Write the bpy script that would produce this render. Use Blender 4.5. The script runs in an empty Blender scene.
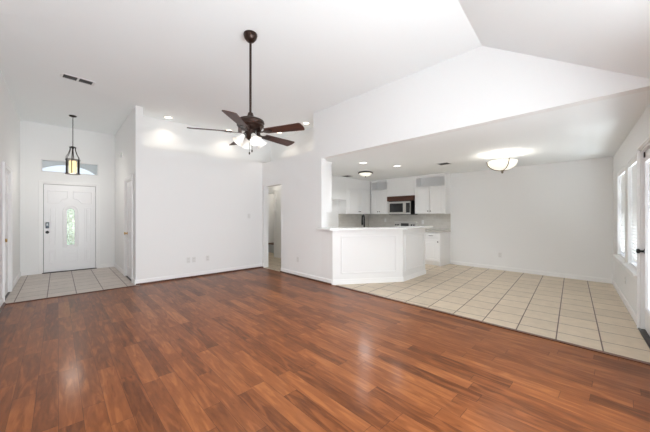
import bpy, bmesh, math, random
from math import sin, cos, pi, radians, atan2, hypot
from mathutils import Vector, Matrix
random.seed(4)
S = bpy.context.scene
COL = S.collection

# ------------------------------------------------------------------ camera
cam_d = bpy.data.cameras.new('camera'); cam = bpy.data.objects.new('camera', cam_d); COL.objects.link(cam)
cam_d.sensor_width = 36; cam_d.sensor_fit = 'HORIZONTAL'; cam_d.lens = 283.0/650*36; cam_d.clip_start = .02
cam.location = (0, 0, 1.3); cam.rotation_euler = (pi/2, 0, radians(-43.31))
S.camera = cam
# ------------------------------------------------------------------ view
S.view_settings.view_transform = 'Standard'; S.view_settings.look = 'None'
S.view_settings.gamma = 1; S.view_settings.use_curve_mapping = False
S.view_settings.exposure = 0.12
S.cycles.max_bounces = 14; S.cycles.diffuse_bounces = 10; S.cycles.sample_clamp_indirect = 6
S.cycles.use_denoising = True
# ------------------------------------------------------------------ sky
W = bpy.data.worlds.new('sky'); S.world = W; W.use_nodes = True
nt = W.node_tree; nt.nodes.clear()
wo = nt.nodes.new('ShaderNodeOutputWorld'); bg = nt.nodes.new('ShaderNodeBackground')
tc = nt.nodes.new('ShaderNodeTexCoord'); sx = nt.nodes.new('ShaderNodeSeparateXYZ'); rp = nt.nodes.new('ShaderNodeValToRGB')
rp.color_ramp.elements[0].position = 0.0; rp.color_ramp.elements[0].color = (.80, .86, .92, 1)
rp.color_ramp.elements[1].position = .6; rp.color_ramp.elements[1].color = (.36, .58, .92, 1)
nt.links.new(tc.outputs['Generated'], sx.inputs[0]); nt.links.new(sx.outputs[2], rp.inputs[0])
nt.links.new(rp.outputs[0], bg.inputs[0]); bg.inputs[1].default_value = 1.25; nt.links.new(bg.outputs[0], wo.inputs[0])

A = radians(5.5)                      # the window wall stands 5.5 degrees off the other walls
UX, UY = cos(A), sin(A)
CX, CY = 7.75, .158                   # corner of dining back wall and window wall
def wp(t, n=0.0, z=0.0):              # point at t metres from that corner along the window wall, n into the room
    return Vector((CX - UX*t - UY*n, CY - UY*t + UX*n, z))
def area(name, loc, rot, sx_, sy_, power, color=(1, 1, 1), spread=None):
    l = bpy.data.lights.new(name, 'AREA'); l.shape = 'RECTANGLE'; l.size = sx_; l.size_y = sy_; l.energy = power; l.color = color
    if spread: l.spread = spread
    o = bpy.data.objects.new(name, l); o.location = loc; o.rotation_euler = rot; COL.objects.link(o); return o
def point(name, loc, power, r=.05, color=(1, .93, .82)):
    l = bpy.data.lights.new(name, 'POINT'); l.energy = power; l.shadow_soft_size = r; l.color = color
    o = bpy.data.objects.new(name, l); o.location = loc; COL.objects.link(o); return o
def spot(name, loc, power, deg=120, color=(1, .9, .76), r=.04):
    l = bpy.data.lights.new(name, 'SPOT'); l.energy = power; l.spot_size = radians(deg); l.spot_blend = .8; l.color = color; l.shadow_soft_size = r
    o = bpy.data.objects.new(name, l); o.location = loc; COL.objects.link(o); return o
# daylight entering each opening of the window wall (the living one is unseen and added), lying just outside the glass
DAY = (.94, .975, 1)
def daylight(name, t0, t1, z0, z1, power):
    c = wp((t0+t1)/2, -.30, (z0+z1)/2)
    return area(name, c, (radians(90), 0, A), abs(t1-t0)+.1, z1-z0+.1, power, DAY)
daylight('daylight_dining_window', .70, 1.62, .62, 2.05, 4)
daylight('daylight_dining_window', 1.90, 2.82, .62, 2.05, 4)
daylight('daylight_patio_door', 2.94, 3.78, .2, 2.0, 5)
daylight('added_living_daylight', 5.0, 8.4, .25, 2.15, 165)  # fill for the living room through an added, out-of-view window
area('upward_fill_living', wp(6.7, -.85, .55), (radians(90+38), 0, A), 3.4, 1.1, 108, (.88, .955, 1))  # upward-tilted lamp added outside to brighten the living ceiling
area('upward_fill_dining', wp(1.76, -.75, .60), (radians(90+35), 0, A), 2.2, .9, 85, (.89, .96, 1))  # same kind of added lamp, lifting the dining and kitchen ceiling
area('upward_fill_patio', wp(3.36, -.65, .75), (radians(90+35), 0, A), .8, .9, 8, (.93, .97, 1))  # added upward fill outside the patio door

# ------------------------------------------------------------------ materials
def mat(name, color, rough=.5, metal=0.0, spec=.5, emit=None, es=1.0, bump=0, bscale=60, coat=0):
    m = bpy.data.materials.new(name); m.use_nodes = True; n = m.node_tree.nodes; L = m.node_tree.links
    b = n['Principled BSDF']
    b.inputs['Base Color'].default_value = (*color, 1); b.inputs['Roughness'].default_value = rough
    b.inputs['Metallic'].default_value = metal; b.inputs['Specular IOR Level'].default_value = spec
    b.inputs['Coat Weight'].default_value = coat
    t = n.new('ShaderNodeTexCoord'); no = n.new('ShaderNodeTexNoise'); no.inputs['Scale'].default_value = bscale
    L.new(t.outputs['Object'], no.inputs['Vector'])
    mx = n.new('ShaderNodeMix'); mx.data_type = 'RGBA'; mx.blend_type = 'MULTIPLY'
    mx.inputs[0].default_value = .04; mx.inputs[6].default_value = (*color, 1)
    L.new(no.outputs['Color'], mx.inputs[7]); L.new(mx.outputs[2], b.inputs['Base Color'])
    if bump:
        bp = n.new('ShaderNodeBump'); bp.inputs['Strength'].default_value = bump; bp.inputs['Distance'].default_value = .003
        L.new(no.outputs['Fac'], bp.inputs['Height']); L.new(bp.outputs[0], b.inputs['Normal'])
    if emit:
        b.inputs['Emission Color'].default_value = (*emit, 1); b.inputs['Emission Strength'].default_value = es
    return m
M = {}
M['wall'] = mat('white_wall_paint', (.84, .845, .845), .7, spec=.2, bump=.15, bscale=90)
M['ceil'] = mat('ceiling_paint', (.865, .89, .90), .85, spec=.1, bump=.2, bscale=120)
M['trim'] = mat('white_gloss_trim', (.86, .86, .86), .35)
M['door'] = mat('white_door_paint', (.84, .84, .85), .35)
M['cab'] = mat('white_cabinet_paint', (.82, .82, .82), .4)
M['bronze'] = mat('dark_bronze', (.022, .014, .011), .35, .7)
M['bronzeshine'] = mat('oil_rubbed_bronze', (.035, .018, .013), .3, .5)
M['black'] = mat('black_metal', (.012, .012, .013), .35, .3)
M['dark'] = mat('dark_void', (.02, .02, .02), .9)
M['nickel'] = mat('brushed_nickel', (.55, .53, .50), .32, 1)
M['agednickel'] = mat('aged_nickel', (.22, .19, .15), .35, .8)
M['steel'] = mat('stainless_steel', (.62, .61, .59), .3, .9)
M['brass'] = mat('polished_brass', (.75, .52, .22), .22, 1)
M['blackglass'] = mat('black_glass', (.02, .02, .022), .08)
M['quartz'] = mat('white_quartz', (.82, .82, .81), .15)
M['granite'] = mat('pale_counter', (.50, .48, .44), .2)
M['plastic'] = mat('white_plastic', (.74, .74, .73), .35)
M['slot'] = mat('outlet_slot', (.08, .08, .08), .5)
M['ventgrey'] = mat('grey_vent_slat', (.07, .07, .07), .7)
M['ventwhite'] = mat('white_vent_frame', (.75, .75, .75), .5)
M['shade'] = mat('frosted_glass_shade', (.9, .88, .84), .3, emit=(1, .92, .78), es=.10)
M['bulb'] = mat('lit_bulb', (1, .95, .85), .3, emit=(1, .86, .62), es=1.6)
M['cream'] = mat('cream_lit_glass', (.9, .8, .6), .3, emit=(1, .76, .42), es=1.1)
M['bowl'] = mat('lit_glass_bowl', (.95, .93, .88), .3, emit=(1, .95, .80), es=.55)
M['diffuser'] = mat('lit_diffuser', (.95, .93, .88), .3, emit=(1, .96, .90), es=3.0)
M['canw'] = mat('lit_can_warm', (.95, .93, .88), .3, emit=(1, .86, .68), es=3.0)
M['lead'] = mat('leaded_came', (.42, .36, .22), .4, .6)
M['leaf'] = mat('shrub_leaf', (.14, .28, .06), .7, bump=.5, bscale=12)
M['stucco'] = mat('porch_stucco', (.78, .77, .75), .9, bump=.4, bscale=60)
M['lawn'] = mat('outside_ground', (.30, .34, .22), .95, bscale=3)
M['hallbox'] = mat('grey_box_panel', (.55, .57, .60), .5)
M['browntop'] = mat('brown_top_edge', (.16, .08, .05), .5)

def fam(name):
    m = bpy.data.materials.new(name); m.use_nodes = True
    return m, m.node_tree.nodes, m.node_tree.links, m.node_tree.nodes['Principled BSDF']
def math_(n, L, op, a, b=None, c=None):
    x = n.new('ShaderNodeMath'); x.operation = op
    for i, v in enumerate((a, b, c)):
        if v is None: continue
        if isinstance(v, (int, float)): x.inputs[i].default_value = v
        else: L.new(v, x.inputs[i])
    return x.outputs[0]

def wood_floor():
    m, n, L, b = fam('cherry_laminate')
    t = n.new('ShaderNodeTexCoord'); s = n.new('ShaderNodeSeparateXYZ'); L.new(t.outputs['Object'], s.inputs[0])
    RW, RL = .118, .86
    xr = math_(n, L, 'DIVIDE', s.outputs[0], RW); row = math_(n, L, 'FLOOR', xr); xf = math_(n, L, 'SUBTRACT', xr, row)
    wn = n.new('ShaderNodeTexWhiteNoise'); wn.noise_dimensions = '1D'; L.new(row, wn.inputs['W'])
    yr = math_(n, L, 'ADD', math_(n, L, 'DIVIDE', s.outputs[1], RL), math_(n, L, 'MULTIPLY', wn.outputs['Value'], 7.3))
    colm = math_(n, L, 'FLOOR', yr); yf = math_(n, L, 'SUBTRACT', yr, colm)
    idv = n.new('ShaderNodeCombineXYZ'); L.new(row, idv.inputs[0]); L.new(colm, idv.inputs[1])
    w2 = n.new('ShaderNodeTexWhiteNoise'); w2.noise_dimensions = '2D'; L.new(idv.outputs[0], w2.inputs['Vector'])
    # grain: noise stretched along the plank, shifted per plank
    gv = n.new('ShaderNodeCombineXYZ')
    L.new(math_(n, L, 'ADD', math_(n, L, 'MULTIPLY', s.outputs[0], 16), math_(n, L, 'MULTIPLY', w2.outputs['Value'], 40)), gv.inputs[0])
    L.new(math_(n, L, 'ADD', math_(n, L, 'MULTIPLY', s.outputs[1], 2.2), math_(n, L, 'MULTIPLY', w2.outputs['Value'], 91)), gv.inputs[1])
    g1 = n.new('ShaderNodeTexNoise'); g1.inputs['Scale'].default_value = 1; g1.inputs['Detail'].default_value = 5; g1.inputs['Distortion'].default_value = 1.2
    L.new(gv.outputs[0], g1.inputs['Vector'])
    wv = n.new('ShaderNodeMath'); wv.operation = 'SINE'; L.new(math_(n, L, 'MULTIPLY', g1.outputs['Fac'], 22), wv.inputs[0])
    f = n.new('ShaderNodeTexNoise'); f.inputs['Scale'].default_value = 2.2; f.inputs['Detail'].default_value = 6; L.new(gv.outputs[0], f.inputs['Vector'])
    tone = math_(n, L, 'ADD', math_(n, L, 'MULTIPLY', w2.outputs['Value'], .35), math_(n, L, 'MULTIPLY', wv.outputs[0], .05))
    tone = math_(n, L, 'ADD', tone, math_(n, L, 'MULTIPLY', math_(n, L, 'SUBTRACT', f.outputs['Fac'], .5), .5))
    tone = math_(n, L, 'ADD', tone, math_(n, L, 'MULTIPLY', math_(n, L, 'SUBTRACT', g1.outputs['Fac'], .5), .8))
    r = n.new('ShaderNodeValToRGB'); e = r.color_ramp.elements
    e[0].position = 0; e[0].color = (.072, .021, .006, 1); e[1].position = .85; e[1].color = (.36, .132, .042, 1)
    x = e.new(.35); x.color = (.200, .062, .018, 1)
    L.new(math_(n, L, 'ADD', tone, .19), r.inputs[0])
    # seams
    sx_ = math_(n, L, 'LESS_THAN', xf, .022); sy_ = math_(n, L, 'LESS_THAN', yf, .004)
    seam = math_(n, L, 'MAXIMUM', sx_, sy_)
    mx = n.new('ShaderNodeMix'); mx.data_type = 'RGBA'; L.new(math_(n, L, 'MULTIPLY', seam, .7), mx.inputs[0])
    L.new(r.outputs[0], mx.inputs[6]); mx.inputs[7].default_value = (.05, .016, .008, 1); L.new(mx.outputs[2], b.inputs['Base Color'])
    rr = math_(n, L, 'ADD', math_(n, L, 'MULTIPLY', g1.outputs['Fac'], .04), .40); L.new(rr, b.inputs['Roughness'])
    b.inputs['Specular IOR Level'].default_value = .1; b.inputs['Coat Weight'].default_value = .38; b.inputs['Coat Roughness'].default_value = .19; b.inputs['Coat IOR'].default_value = 1.38
    return m
def tile_floor(name, ang, u0, v0, size, base, gl=.016, tone2=(1, 1, 1)):
    m, n, L, b = fam(name)
    t = n.new('ShaderNodeTexCoord'); s = n.new('ShaderNodeSeparateXYZ'); L.new(t.outputs['Object'], s.inputs[0])
    u = math_(n, L, 'ADD', math_(n, L, 'MULTIPLY', s.outputs[0], cos(ang)), math_(n, L, 'MULTIPLY', s.outputs[1], sin(ang)))
    v = math_(n, L, 'SUBTRACT', math_(n, L, 'MULTIPLY', s.outputs[1], cos(ang)), math_(n, L, 'MULTIPLY', s.outputs[0], sin(ang)))
    ur = math_(n, L, 'DIVIDE', math_(n, L, 'SUBTRACT', u, u0), size); vr = math_(n, L, 'DIVIDE', math_(n, L, 'SUBTRACT', v, v0), size)
    uc = math_(n, L, 'ROUND', ur); vc = math_(n, L, 'ROUND', vr)
    du = math_(n, L, 'ABSOLUTE', math_(n, L, 'SUBTRACT', ur, uc)); dv = math_(n, L, 'ABSOLUTE', math_(n, L, 'SUBTRACT', vr, vc))
    gu = math_(n, L, 'LESS_THAN', du, gl); gv = math_(n, L, 'LESS_THAN', dv, gl)
    g = math_(n, L, 'MAXIMUM', gu, gv)
    idv = n.new('ShaderNodeCombineXYZ'); L.new(math_(n, L, 'FLOOR', ur), idv.inputs[0]); L.new(math_(n, L, 'FLOOR', vr), idv.inputs[1])
    w2 = n.new('ShaderNodeTexWhiteNoise'); w2.noise_dimensions = '2D'; L.new(idv.outputs[0], w2.inputs['Vector'])
    no = n.new('ShaderNodeTexNoise'); no.inputs['Scale'].default_value = 9; no.inputs['Detail'].default_value = 6; L.new(t.outputs['Object'], no.inputs['Vector'])
    tone = math_(n, L, 'ADD', math_(n, L, 'MULTIPLY', w2.outputs['Value'], .3), math_(n, L, 'MULTIPLY', no.outputs['Fac'], .9))
    r = n.new('ShaderNodeValToRGB'); e = r.color_ramp.elements
    e[0].position = .2; e[0].color = (*[c*.84 for c in base], 1); e[1].position = .9; e[1].color = (*[min(1, c*1.1) for c in base], 1)
    L.new(tone, r.inputs[0])
    mx = n.new('ShaderNodeMix'); mx.data_type = 'RGBA'; L.new(g, mx.inputs[0]); L.new(r.outputs[0], mx.inputs[6]); mx.inputs[7].default_value = (.10, .06, .045, 1)
    L.new(mx.outputs[2], b.inputs['Base Color']); b.inputs['Roughness'].default_value = .38; b.inputs['Specular IOR Level'].default_value = .4
    bp = n.new('ShaderNodeBump'); bp.inputs['Strength'].default_value = .4; bp.inputs['Distance'].default_value = .003; bp.invert = True
    L.new(g, bp.inputs['Height']); L.new(bp.outputs[0], b.inputs['Normal'])
    return m
def backsplash():
    m, n, L, b = fam('grey_beige_subway_tile')
    t = n.new('ShaderNodeTexCoord'); s = n.new('ShaderNodeSeparateXYZ'); L.new(t.outputs['Object'], s.inputs[0])
    c = n.new('ShaderNodeCombineXYZ'); L.new(math_(n, L, 'ADD', s.outputs[0], s.outputs[1]), c.inputs[0]); L.new(s.outputs[2], c.inputs[1])
    br = n.new('ShaderNodeTexBrick'); br.inputs['Scale'].default_value = 1; br.inputs['Brick Width'].default_value = .15; br.inputs['Row Height'].default_value = .075
    br.inputs['Mortar Size'].default_value = .003; br.inputs['Color1'].default_value = (.58, .56, .52, 1); br.inputs['Color2'].default_value = (.64, .62, .58, 1); br.inputs['Mortar'].default_value = (.66, .65, .62, 1)
    L.new(c.outputs[0], br.inputs['Vector']); L.new(br.outputs['Color'], b.inputs['Base Color']); b.inputs['Roughness'].default_value = .25
    return m
def wood(name, c1, c2, rough=.4, axis=0):
    m, n, L, b = fam(name)
    t = n.new('ShaderNodeTexCoord'); mp = n.new('ShaderNodeMapping'); sc = [30, 30, 30]; sc[axis] = 2.5; mp.inputs['Scale'].default_value = sc
    L.new(t.outputs['Object'], mp.inputs[0]); no = n.new('ShaderNodeTexNoise'); no.inputs['Scale'].default_value = 1; no.inputs['Detail'].default_value = 4
    L.new(mp.outputs[0], no.inputs['Vector']); r = n.new('ShaderNodeValToRGB'); r.color_ramp.elements[0].position = .3; r.color_ramp.elements[1].position = .7
    r.color_ramp.elements[0].color = (*c1, 1); r.color_ramp.elements[1].color = (*c2, 1)
    L.new(no.outputs['Fac'], r.inputs[0]); L.new(r.outputs[0], b.inputs['Base Color']); b.inputs['Roughness'].default_value = rough
    return m
def glass(name, tint=(1, 1, 1), refl=.08, rough=0.0):
    m = bpy.data.materials.new(name); m.use_nodes = True; n = m.node_tree.nodes; L = m.node_tree.links
    n.remove(n['Principled BSDF']); o = n['Material Output']
    tr = n.new('ShaderNodeBsdfTransparent'); tr.inputs[0].default_value = (*tint, 1)
    gl = n.new('ShaderNodeBsdfGlossy'); gl.inputs['Roughness'].default_value = rough
    no = n.new('ShaderNodeTexNoise'); no.inputs['Scale'].default_value = 2
    mx = n.new('ShaderNodeMixShader'); mx.inputs[0].default_value = refl
    L.new(tr.outputs[0], mx.inputs[1]); L.new(gl.outputs[0], mx.inputs[2]); L.new(mx.outputs[0], o.inputs[0])
    return m
def translucent(name, color, fac=.5):
    m = bpy.data.materials.new(name); m.use_nodes = True; n = m.node_tree.nodes; L = m.node_tree.links
    b = n['Principled BSDF']; b.inputs['Base Color'].default_value = (*color, 1); b.inputs['Roughness'].default_value = .4; o = n['Material Output']
    tr = n.new('ShaderNodeBsdfTranslucent'); tr.inputs[0].default_value = (*color, 1); mx = n.new('ShaderNodeMixShader'); mx.inputs[0].default_value = fac
    L.new(b.outputs[0], mx.inputs[1]); L.new(tr.outputs[0], mx.inputs[2]); L.new(mx.outputs[0], o.inputs[0])
    return m
M['wood'] = wood_floor()
M['tile_d'] = tile_floor('beige_ceramic_tile', A, 4.10, -.222, .3545, (.62, .52, .395))
M['tile_e'] = tile_floor('entry_ceramic_tile', 0, -.13, 6.25, .3545, (.55, .49, .44))
M['splash'] = backsplash()
M['beamwood'] = wood('walnut_beam', (.045, .014, .007), (.11, .038, .018), .45, 0)
M['blade'] = wood('dark_fan_blade', (.035, .012, .008), (.085, .030, .019), .4, 0)
M['shoe'] = wood('cherry_shoe_mould', (.05, .017, .009), (.10, .032, .015), .4, 0)
M['tmould'] = wood('cherry_transition_strip', (.07, .022, .011), (.16, .05, .024), .35, 1)
M['glass'] = glass('window_glass')
M['doorglass'] = glass('leaded_textured_glass', (.80, .90, .72), .14, .25)
M['slat'] = translucent('white_blind_slat', (.88, .88, .87), .16)
M['clearshade'] = translucent('frosted_bell_glass', (.9, .88, .82), .5)

# ------------------------------------------------------------------ mesh builder
class MB:
    def __init__(s): s.bm = bmesh.new()
    def box(s, a, b, bev=0, mtx=None):
        a = Vector(a); b = Vector(b); c = (a+b)/2; d = b-a
        r = bmesh.ops.create_cube(s.bm, size=1, matrix=Matrix.Translation(c) @ Matrix.Diagonal((*[abs(x) for x in d], 1)))
        vs = r['verts']
        if bev:
            es = list({e for v in vs for e in v.link_edges})
            rr = bmesh.ops.bevel(s.bm, geom=es, offset=bev, segments=2, profile=.5, affect='EDGES')
            vs = list({v for f in rr['faces'] for v in f.verts} | {v for v in vs if v.is_valid})
        if mtx is not None: bmesh.ops.transform(s.bm, matrix=mtx, verts=vs)
        return s
    def cyl(s, p, q, r1, r2=None, seg=16):
        p = Vector(p); q = Vector(q); d = q-p; r2 = r1 if r2 is None else r2
        m = Matrix.Translation((p+q)/2) @ d.to_track_quat('Z', 'Y').to_matrix().to_4x4()
        bmesh.ops.create_cone(s.bm, cap_ends=True, segments=seg, radius1=r1, radius2=r2, depth=d.length, matrix=m); return s
    def lathe(s, prof, seg=32, mtx=None, close=False):
        rings = []
        for r, z in prof:
            if r < 1e-5: rings.append([s.bm.verts.new((0, 0, z))])
            else: rings.append([s.bm.verts.new((r*cos(2*pi*i/seg), r*sin(2*pi*i/seg), z)) for i in range(seg)])
        pairs = list(zip(rings[:-1], rings[1:]))
        if close: pairs.append((rings[-1], rings[0]))
        for a, b in pairs:
            for i in range(seg):
                j = (i+1) % seg
                vs = []
                for v in (a[i % len(a)], a[j % len(a)], b[j % len(b)], b[i % len(b)]):
                    if v not in vs: vs.append(v)
                if len(vs) > 2:
                    try:
                        s.bm.faces.new(vs)
                    except ValueError: pass
        if mtx is not None: bmesh.ops.transform(s.bm, matrix=mtx, verts=[v for r in rings for v in r])
        return s
    def prism(s, poly, z0, z1, mtx=None):
        lo = [s.bm.verts.new((x, y, z0)) for x, y in poly]; hi = [s.bm.verts.new((x, y, z1)) for x, y in poly]
        s.bm.faces.new(lo); s.bm.faces.new(hi); k = len(poly)
        for i in range(k): s.bm.faces.new((lo[i], lo[(i+1) % k], hi[(i+1) % k], hi[i]))
        if mtx is not None: bmesh.ops.transform(s.bm, matrix=mtx, verts=lo+hi)
        return s
    def tube(s, pts, r, seg=8, closed=False):
        pts = [Vector(p) for p in pts]; rings = []; k = len(pts)
        for i, p in enumerate(pts):
            if closed: d = pts[(i+1) % k]-pts[i-1]
            else: d = pts[min(i+1, k-1)]-pts[max(i-1, 0)]
            q = d.to_track_quat('Z', 'Y').to_matrix() if i == 0 else q0
            if i:
                z0 = q0 @ Vector((0, 0, 1)); q = (z0.rotation_difference(d.normalized())).to_matrix() @ q0
            q0 = q
            rings.append([s.bm.verts.new(p + q @ Vector((r*cos(2*pi*j/seg), r*sin(2*pi*j/seg), 0))) for j in range(seg)])
        for i in range(k if closed else k-1):
            a, b = rings[i], rings[(i+1) % k]
            for j in range(seg): s.bm.faces.new((a[j], a[(j+1) % seg], b[(j+1) % seg], b[j]))
        if not closed:
            s.bm.faces.new(rings[0]); s.bm.faces.new(rings[-1])
        return s
    def build(s, name, m, parent=None, smooth=False, loc=None, rot=None, kind=None):
        bmesh.ops.recalc_face_normals(s.bm, faces=s.bm.faces)
        me = bpy.data.meshes.new(name); s.bm.to_mesh(me); s.bm.free()
        me.materials.append(M[m] if isinstance(m, str) else m)
        if smooth:
            for p in me.polygons: p.use_smooth = True
            try: me.set_sharp_from_angle(angle=radians(40))
            except Exception: pass
        o = bpy.data.objects.new(name, me); COL.objects.link(o)
        if parent: o.parent = parent
        if loc is not None: o.location = loc
        if rot is not None: o.rotation_euler = rot
        if kind: o['kind'] = kind
        return o
def thing(name, label, cat, loc=(0, 0, 0), rz=0, group=None, kind=None):
    o = bpy.data.objects.new(name, None); COL.objects.link(o); o.location = loc; o.rotation_euler = (0, 0, rz); o.empty_display_size = .1
    if label: o['label'] = label
    if cat: o['category'] = cat
    if group: o['group'] = group
    if kind: o['kind'] = kind
    return o
def tag(o, label, cat, group=None):
    o['label'] = label; o['category'] = cat
    if group: o['group'] = group
    return o
def copy_tree(o, parent=None):
    c = o.copy(); COL.objects.link(c)
    if parent: c.parent = parent
    for ch in list(o.children): copy_tree(ch, c)
    return c
def wall(name, p, q, z0, z1, th, holes=(), m='wall'):
    """wall from p to q (plan), body lying to the LEFT of p->q by th; holes (t0,t1,za,zb) measured from p"""
    p = Vector((*p, 0)); q = Vector((*q, 0)); L = (q-p).length; ang = atan2(q.y-p.y, q.x-p.x)
    b = MB(); mt = Matrix.Translation(p) @ Matrix.Rotation(ang, 4, 'Z')
    xs = sorted({0, L, *[h[0] for h in holes], *[h[1] for h in holes]})
    for a, c in zip(xs[:-1], xs[1:]):
        if c-a < 1e-4: continue
        cuts = sorted([(h[2], h[3]) for h in holes if h[0] <= a+1e-4 and h[1] >= c-1e-4])
        z = z0
        for za, zb in cuts:
            if za > z+1e-4: b.box((a, 0, z), (c, th, za), mtx=mt)
            z = zb
        if z < z1-1e-4: b.box((a, 0, z), (c, th, z1), mtx=mt)
    bmesh.ops.remove_doubles(b.bm, verts=b.bm.verts, dist=1e-5)
    return b.build(name, m, kind='structure')
def baseboard(name, p, q, shoe=False, h=.095):
    """board standing to the RIGHT of p->q"""
    p = Vector((*p, 0)); q = Vector((*q, 0)); L = (q-p).length; ang = atan2(q.y-p.y, q.x-p.x)
    mt = Matrix.Translation(p) @ Matrix.Rotation(ang, 4, 'Z')
    b = MB(); b.prism([(0, 0), (0, h), (-.006, h), (-.014, h-.015), (-.014, 0)], 0, L, mtx=mt @ Matrix(((0, 0, 1, 0), (1, 0, 0, 0), (0, 1, 0, 0), (0, 0, 0, 1))))
    o = b.build(name, 'trim', kind='structure')
    if shoe:
        b = MB(); b.prism([(-.0145, 0), (-.0145, .026), (-.022, .025), (-.036, .012), (-.036, 0)], 0, L, mtx=mt @ Matrix(((0, 0, 1, 0), (1, 0, 0, 0), (0, 1, 0, 0), (0, 0, 0, 1))))
        b.build('shoe_mould', 'shoe', o)
    return o

# ------------------------------------------------------------------ key dimensions
H = 3.38; HK = 2.44; LEDGE = 2.63
XL = -.6; YD = 9.0; XE = 1.06; YW = 6.32; XW = 3.77; XB = 7.75; YK = 6.03
LW = 8.75                              # length of the window wall
# ------------------------------------------------------------------ floors
def yw(x): return CY - (CX-x)*math.tan(A)
MB().prism([(XL-.1, yw(XL-.1)-.1), (XW, yw(XW)-.1), (XW, YW+.02), (XE+.06, YW+.02), (XE+.06, 6.25), (XL-.1, 6.25)], -.08, 0).build('floor', 'wood', kind='structure')
MB().prism([(XL-.1, 6.25), (XE+.06, 6.25), (XE+.06, YD+.05), (XL-.1, YD+.05)], -.08, 0).build('floor_entry', 'tile_e', kind='structure')
MB().prism([(XW, yw(XW)-.1), (XB+.1, CY-.1), (XB+.1, 8.9), (XW, 8.9)], -.08, 0).build('floor_kitchen', 'tile_d', kind='structure')
# ------------------------------------------------------------------ walls
wall('wall_left', (XL, yw(XL)-.1), (XL, YD+.12), 0, H, .12, [(6.37-(yw(XL)-.1), 7.20-(yw(XL)-.1), 0, 2.04)])
wall('wall_entry', (XL, YD), (XE+.12, YD), 0, H, .14, [(-.265-XL, .70-XL, 0, 2.05), (-.285-XL, .73-XL, 2.30, 2.585)])
wall('wall_closet', (XE+.12, YW), (XE+.12, YD), 0, H, .12, [(6.62-YW, 7.40-YW, 0, 2.04)])
wall('wall_centre', (XE+.12, YW), (XW+.13, YW), 0, LEDGE-.06, .12)
wall('wall_kitchen_side', (XW+.13, 4.345), (XW+.13, YW), 0, LEDGE-.06, .13, [(5.49-4.345, 6.24-4.345, 0, 2.04)])
wall('wall_column', (XW+.13, 4.10), (XW+.13, 4.345), 0, H, .13)
wall('wall_header', (XW+.13, yw(XW)-.1), (XW+.13, 4.10), HK, H, .13)
wall('wall_ledge_back', (XE+.12, 6.85), (4.36, 6.85), LEDGE, H, .12)
wall('wall_ledge_side', (4.36, 6.97), (4.36, 4.345), LEDGE, H, .12)
wall('wall_ledge_end', (4.48, 4.345), (XW+.13, 4.345), LEDGE-.06, H, .12)
MB().prism([(XE+.12, YW), (XW, YW), (XW, 4.345), (4.48, 4.345), (4.48, 6.97), (XE+.12, 6.97)], LEDGE-.06, LEDGE).build('trim_ledge', 'wall', kind='structure')
wall('wall_dining', (XB, CY-.15), (XB, YK), 0, HK+.06, -.12)
wall('wall_kitchen', (5.12, YK), (XB+.12, YK), 0, HK+.06, .12)
wall('wall_hall_near', (XW+.13, 5.38), (5.0, 5.38), 0, HK+.06, -.1)
wall('wall_hall_side', (5.0, 5.28), (5.0, 8.9), 0, HK+.06, -.12, [(7.66-5.28, 8.40-5.28, 0, 2.04)])
wall('wall_hall_far', (XW, 8.9), (XB+.1, 8.9), 0, HK+.06, .12)
wall('wall_hall_left', (XW+.13, YW+.12), (XW+.13, 8.9), 0, HK+.06, .12)
wall('wall_back_room', (6.6, 6.15), (6.6, 8.9), 0, HK+.06, -.12)
e = lambda t: wp(t)[:2]
wall('wall_window', e(LW), e(-.15), 0, HK+.06, -.14,
     [(LW-1.62, LW-.70, .62, 2.05), (LW-2.82, LW-1.90, .62, 2.05), (LW-3.82, LW-2.90, 0, 2.05), (LW-8.4, LW-5.0, .25, 2.15)])  # last hole: unseen living window, added to let fill light in
# ------------------------------------------------------------------ ceilings
cr = lambda x: 1.20 - (XW-x)*math.tan(A)
x0, x1 = XL-.12, 4.50
MB().prism([(x0, cr(x0)), (x1, cr(x1)), (x1, YD+.15), (x0, YD+.15)], H, H+.08).build('ceiling', 'ceil', kind='structure')
b = MB(); sl = (H-HK-.01)/((1.20-yw(XW))*cos(A))
def sc(x, n):                          # n metres from the crease towards the window wall, down the slope
    return Vector((x + UY*n*0, cr(x) - n/cos(A), H - n*sl))
D = (1.20-yw(XW))*cos(A)+.12
v = [sc(x0, 0), sc(XW, 0), sc(XW, D), sc(x0, D)]
lo = [b.bm.verts.new(p) for p in v]; hi = [b.bm.verts.new(p+Vector((0, 0, .08))) for p in v]
b.bm.faces.new(lo); b.bm.faces.new(hi)
for i in range(4): b.bm.faces.new((lo[i], lo[(i+1) % 4], hi[(i+1) % 4], hi[i]))
b.build('ceiling_slope', 'ceil', kind='structure')
MB().prism([(XW+.13, yw(XW+.13)-.1), (XB+.1, CY-.12), (XB+.1, 9.0), (XW+.13, 9.0)], HK, HK+.06).build('ceiling_kitchen', 'ceil', kind='structure')

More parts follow.
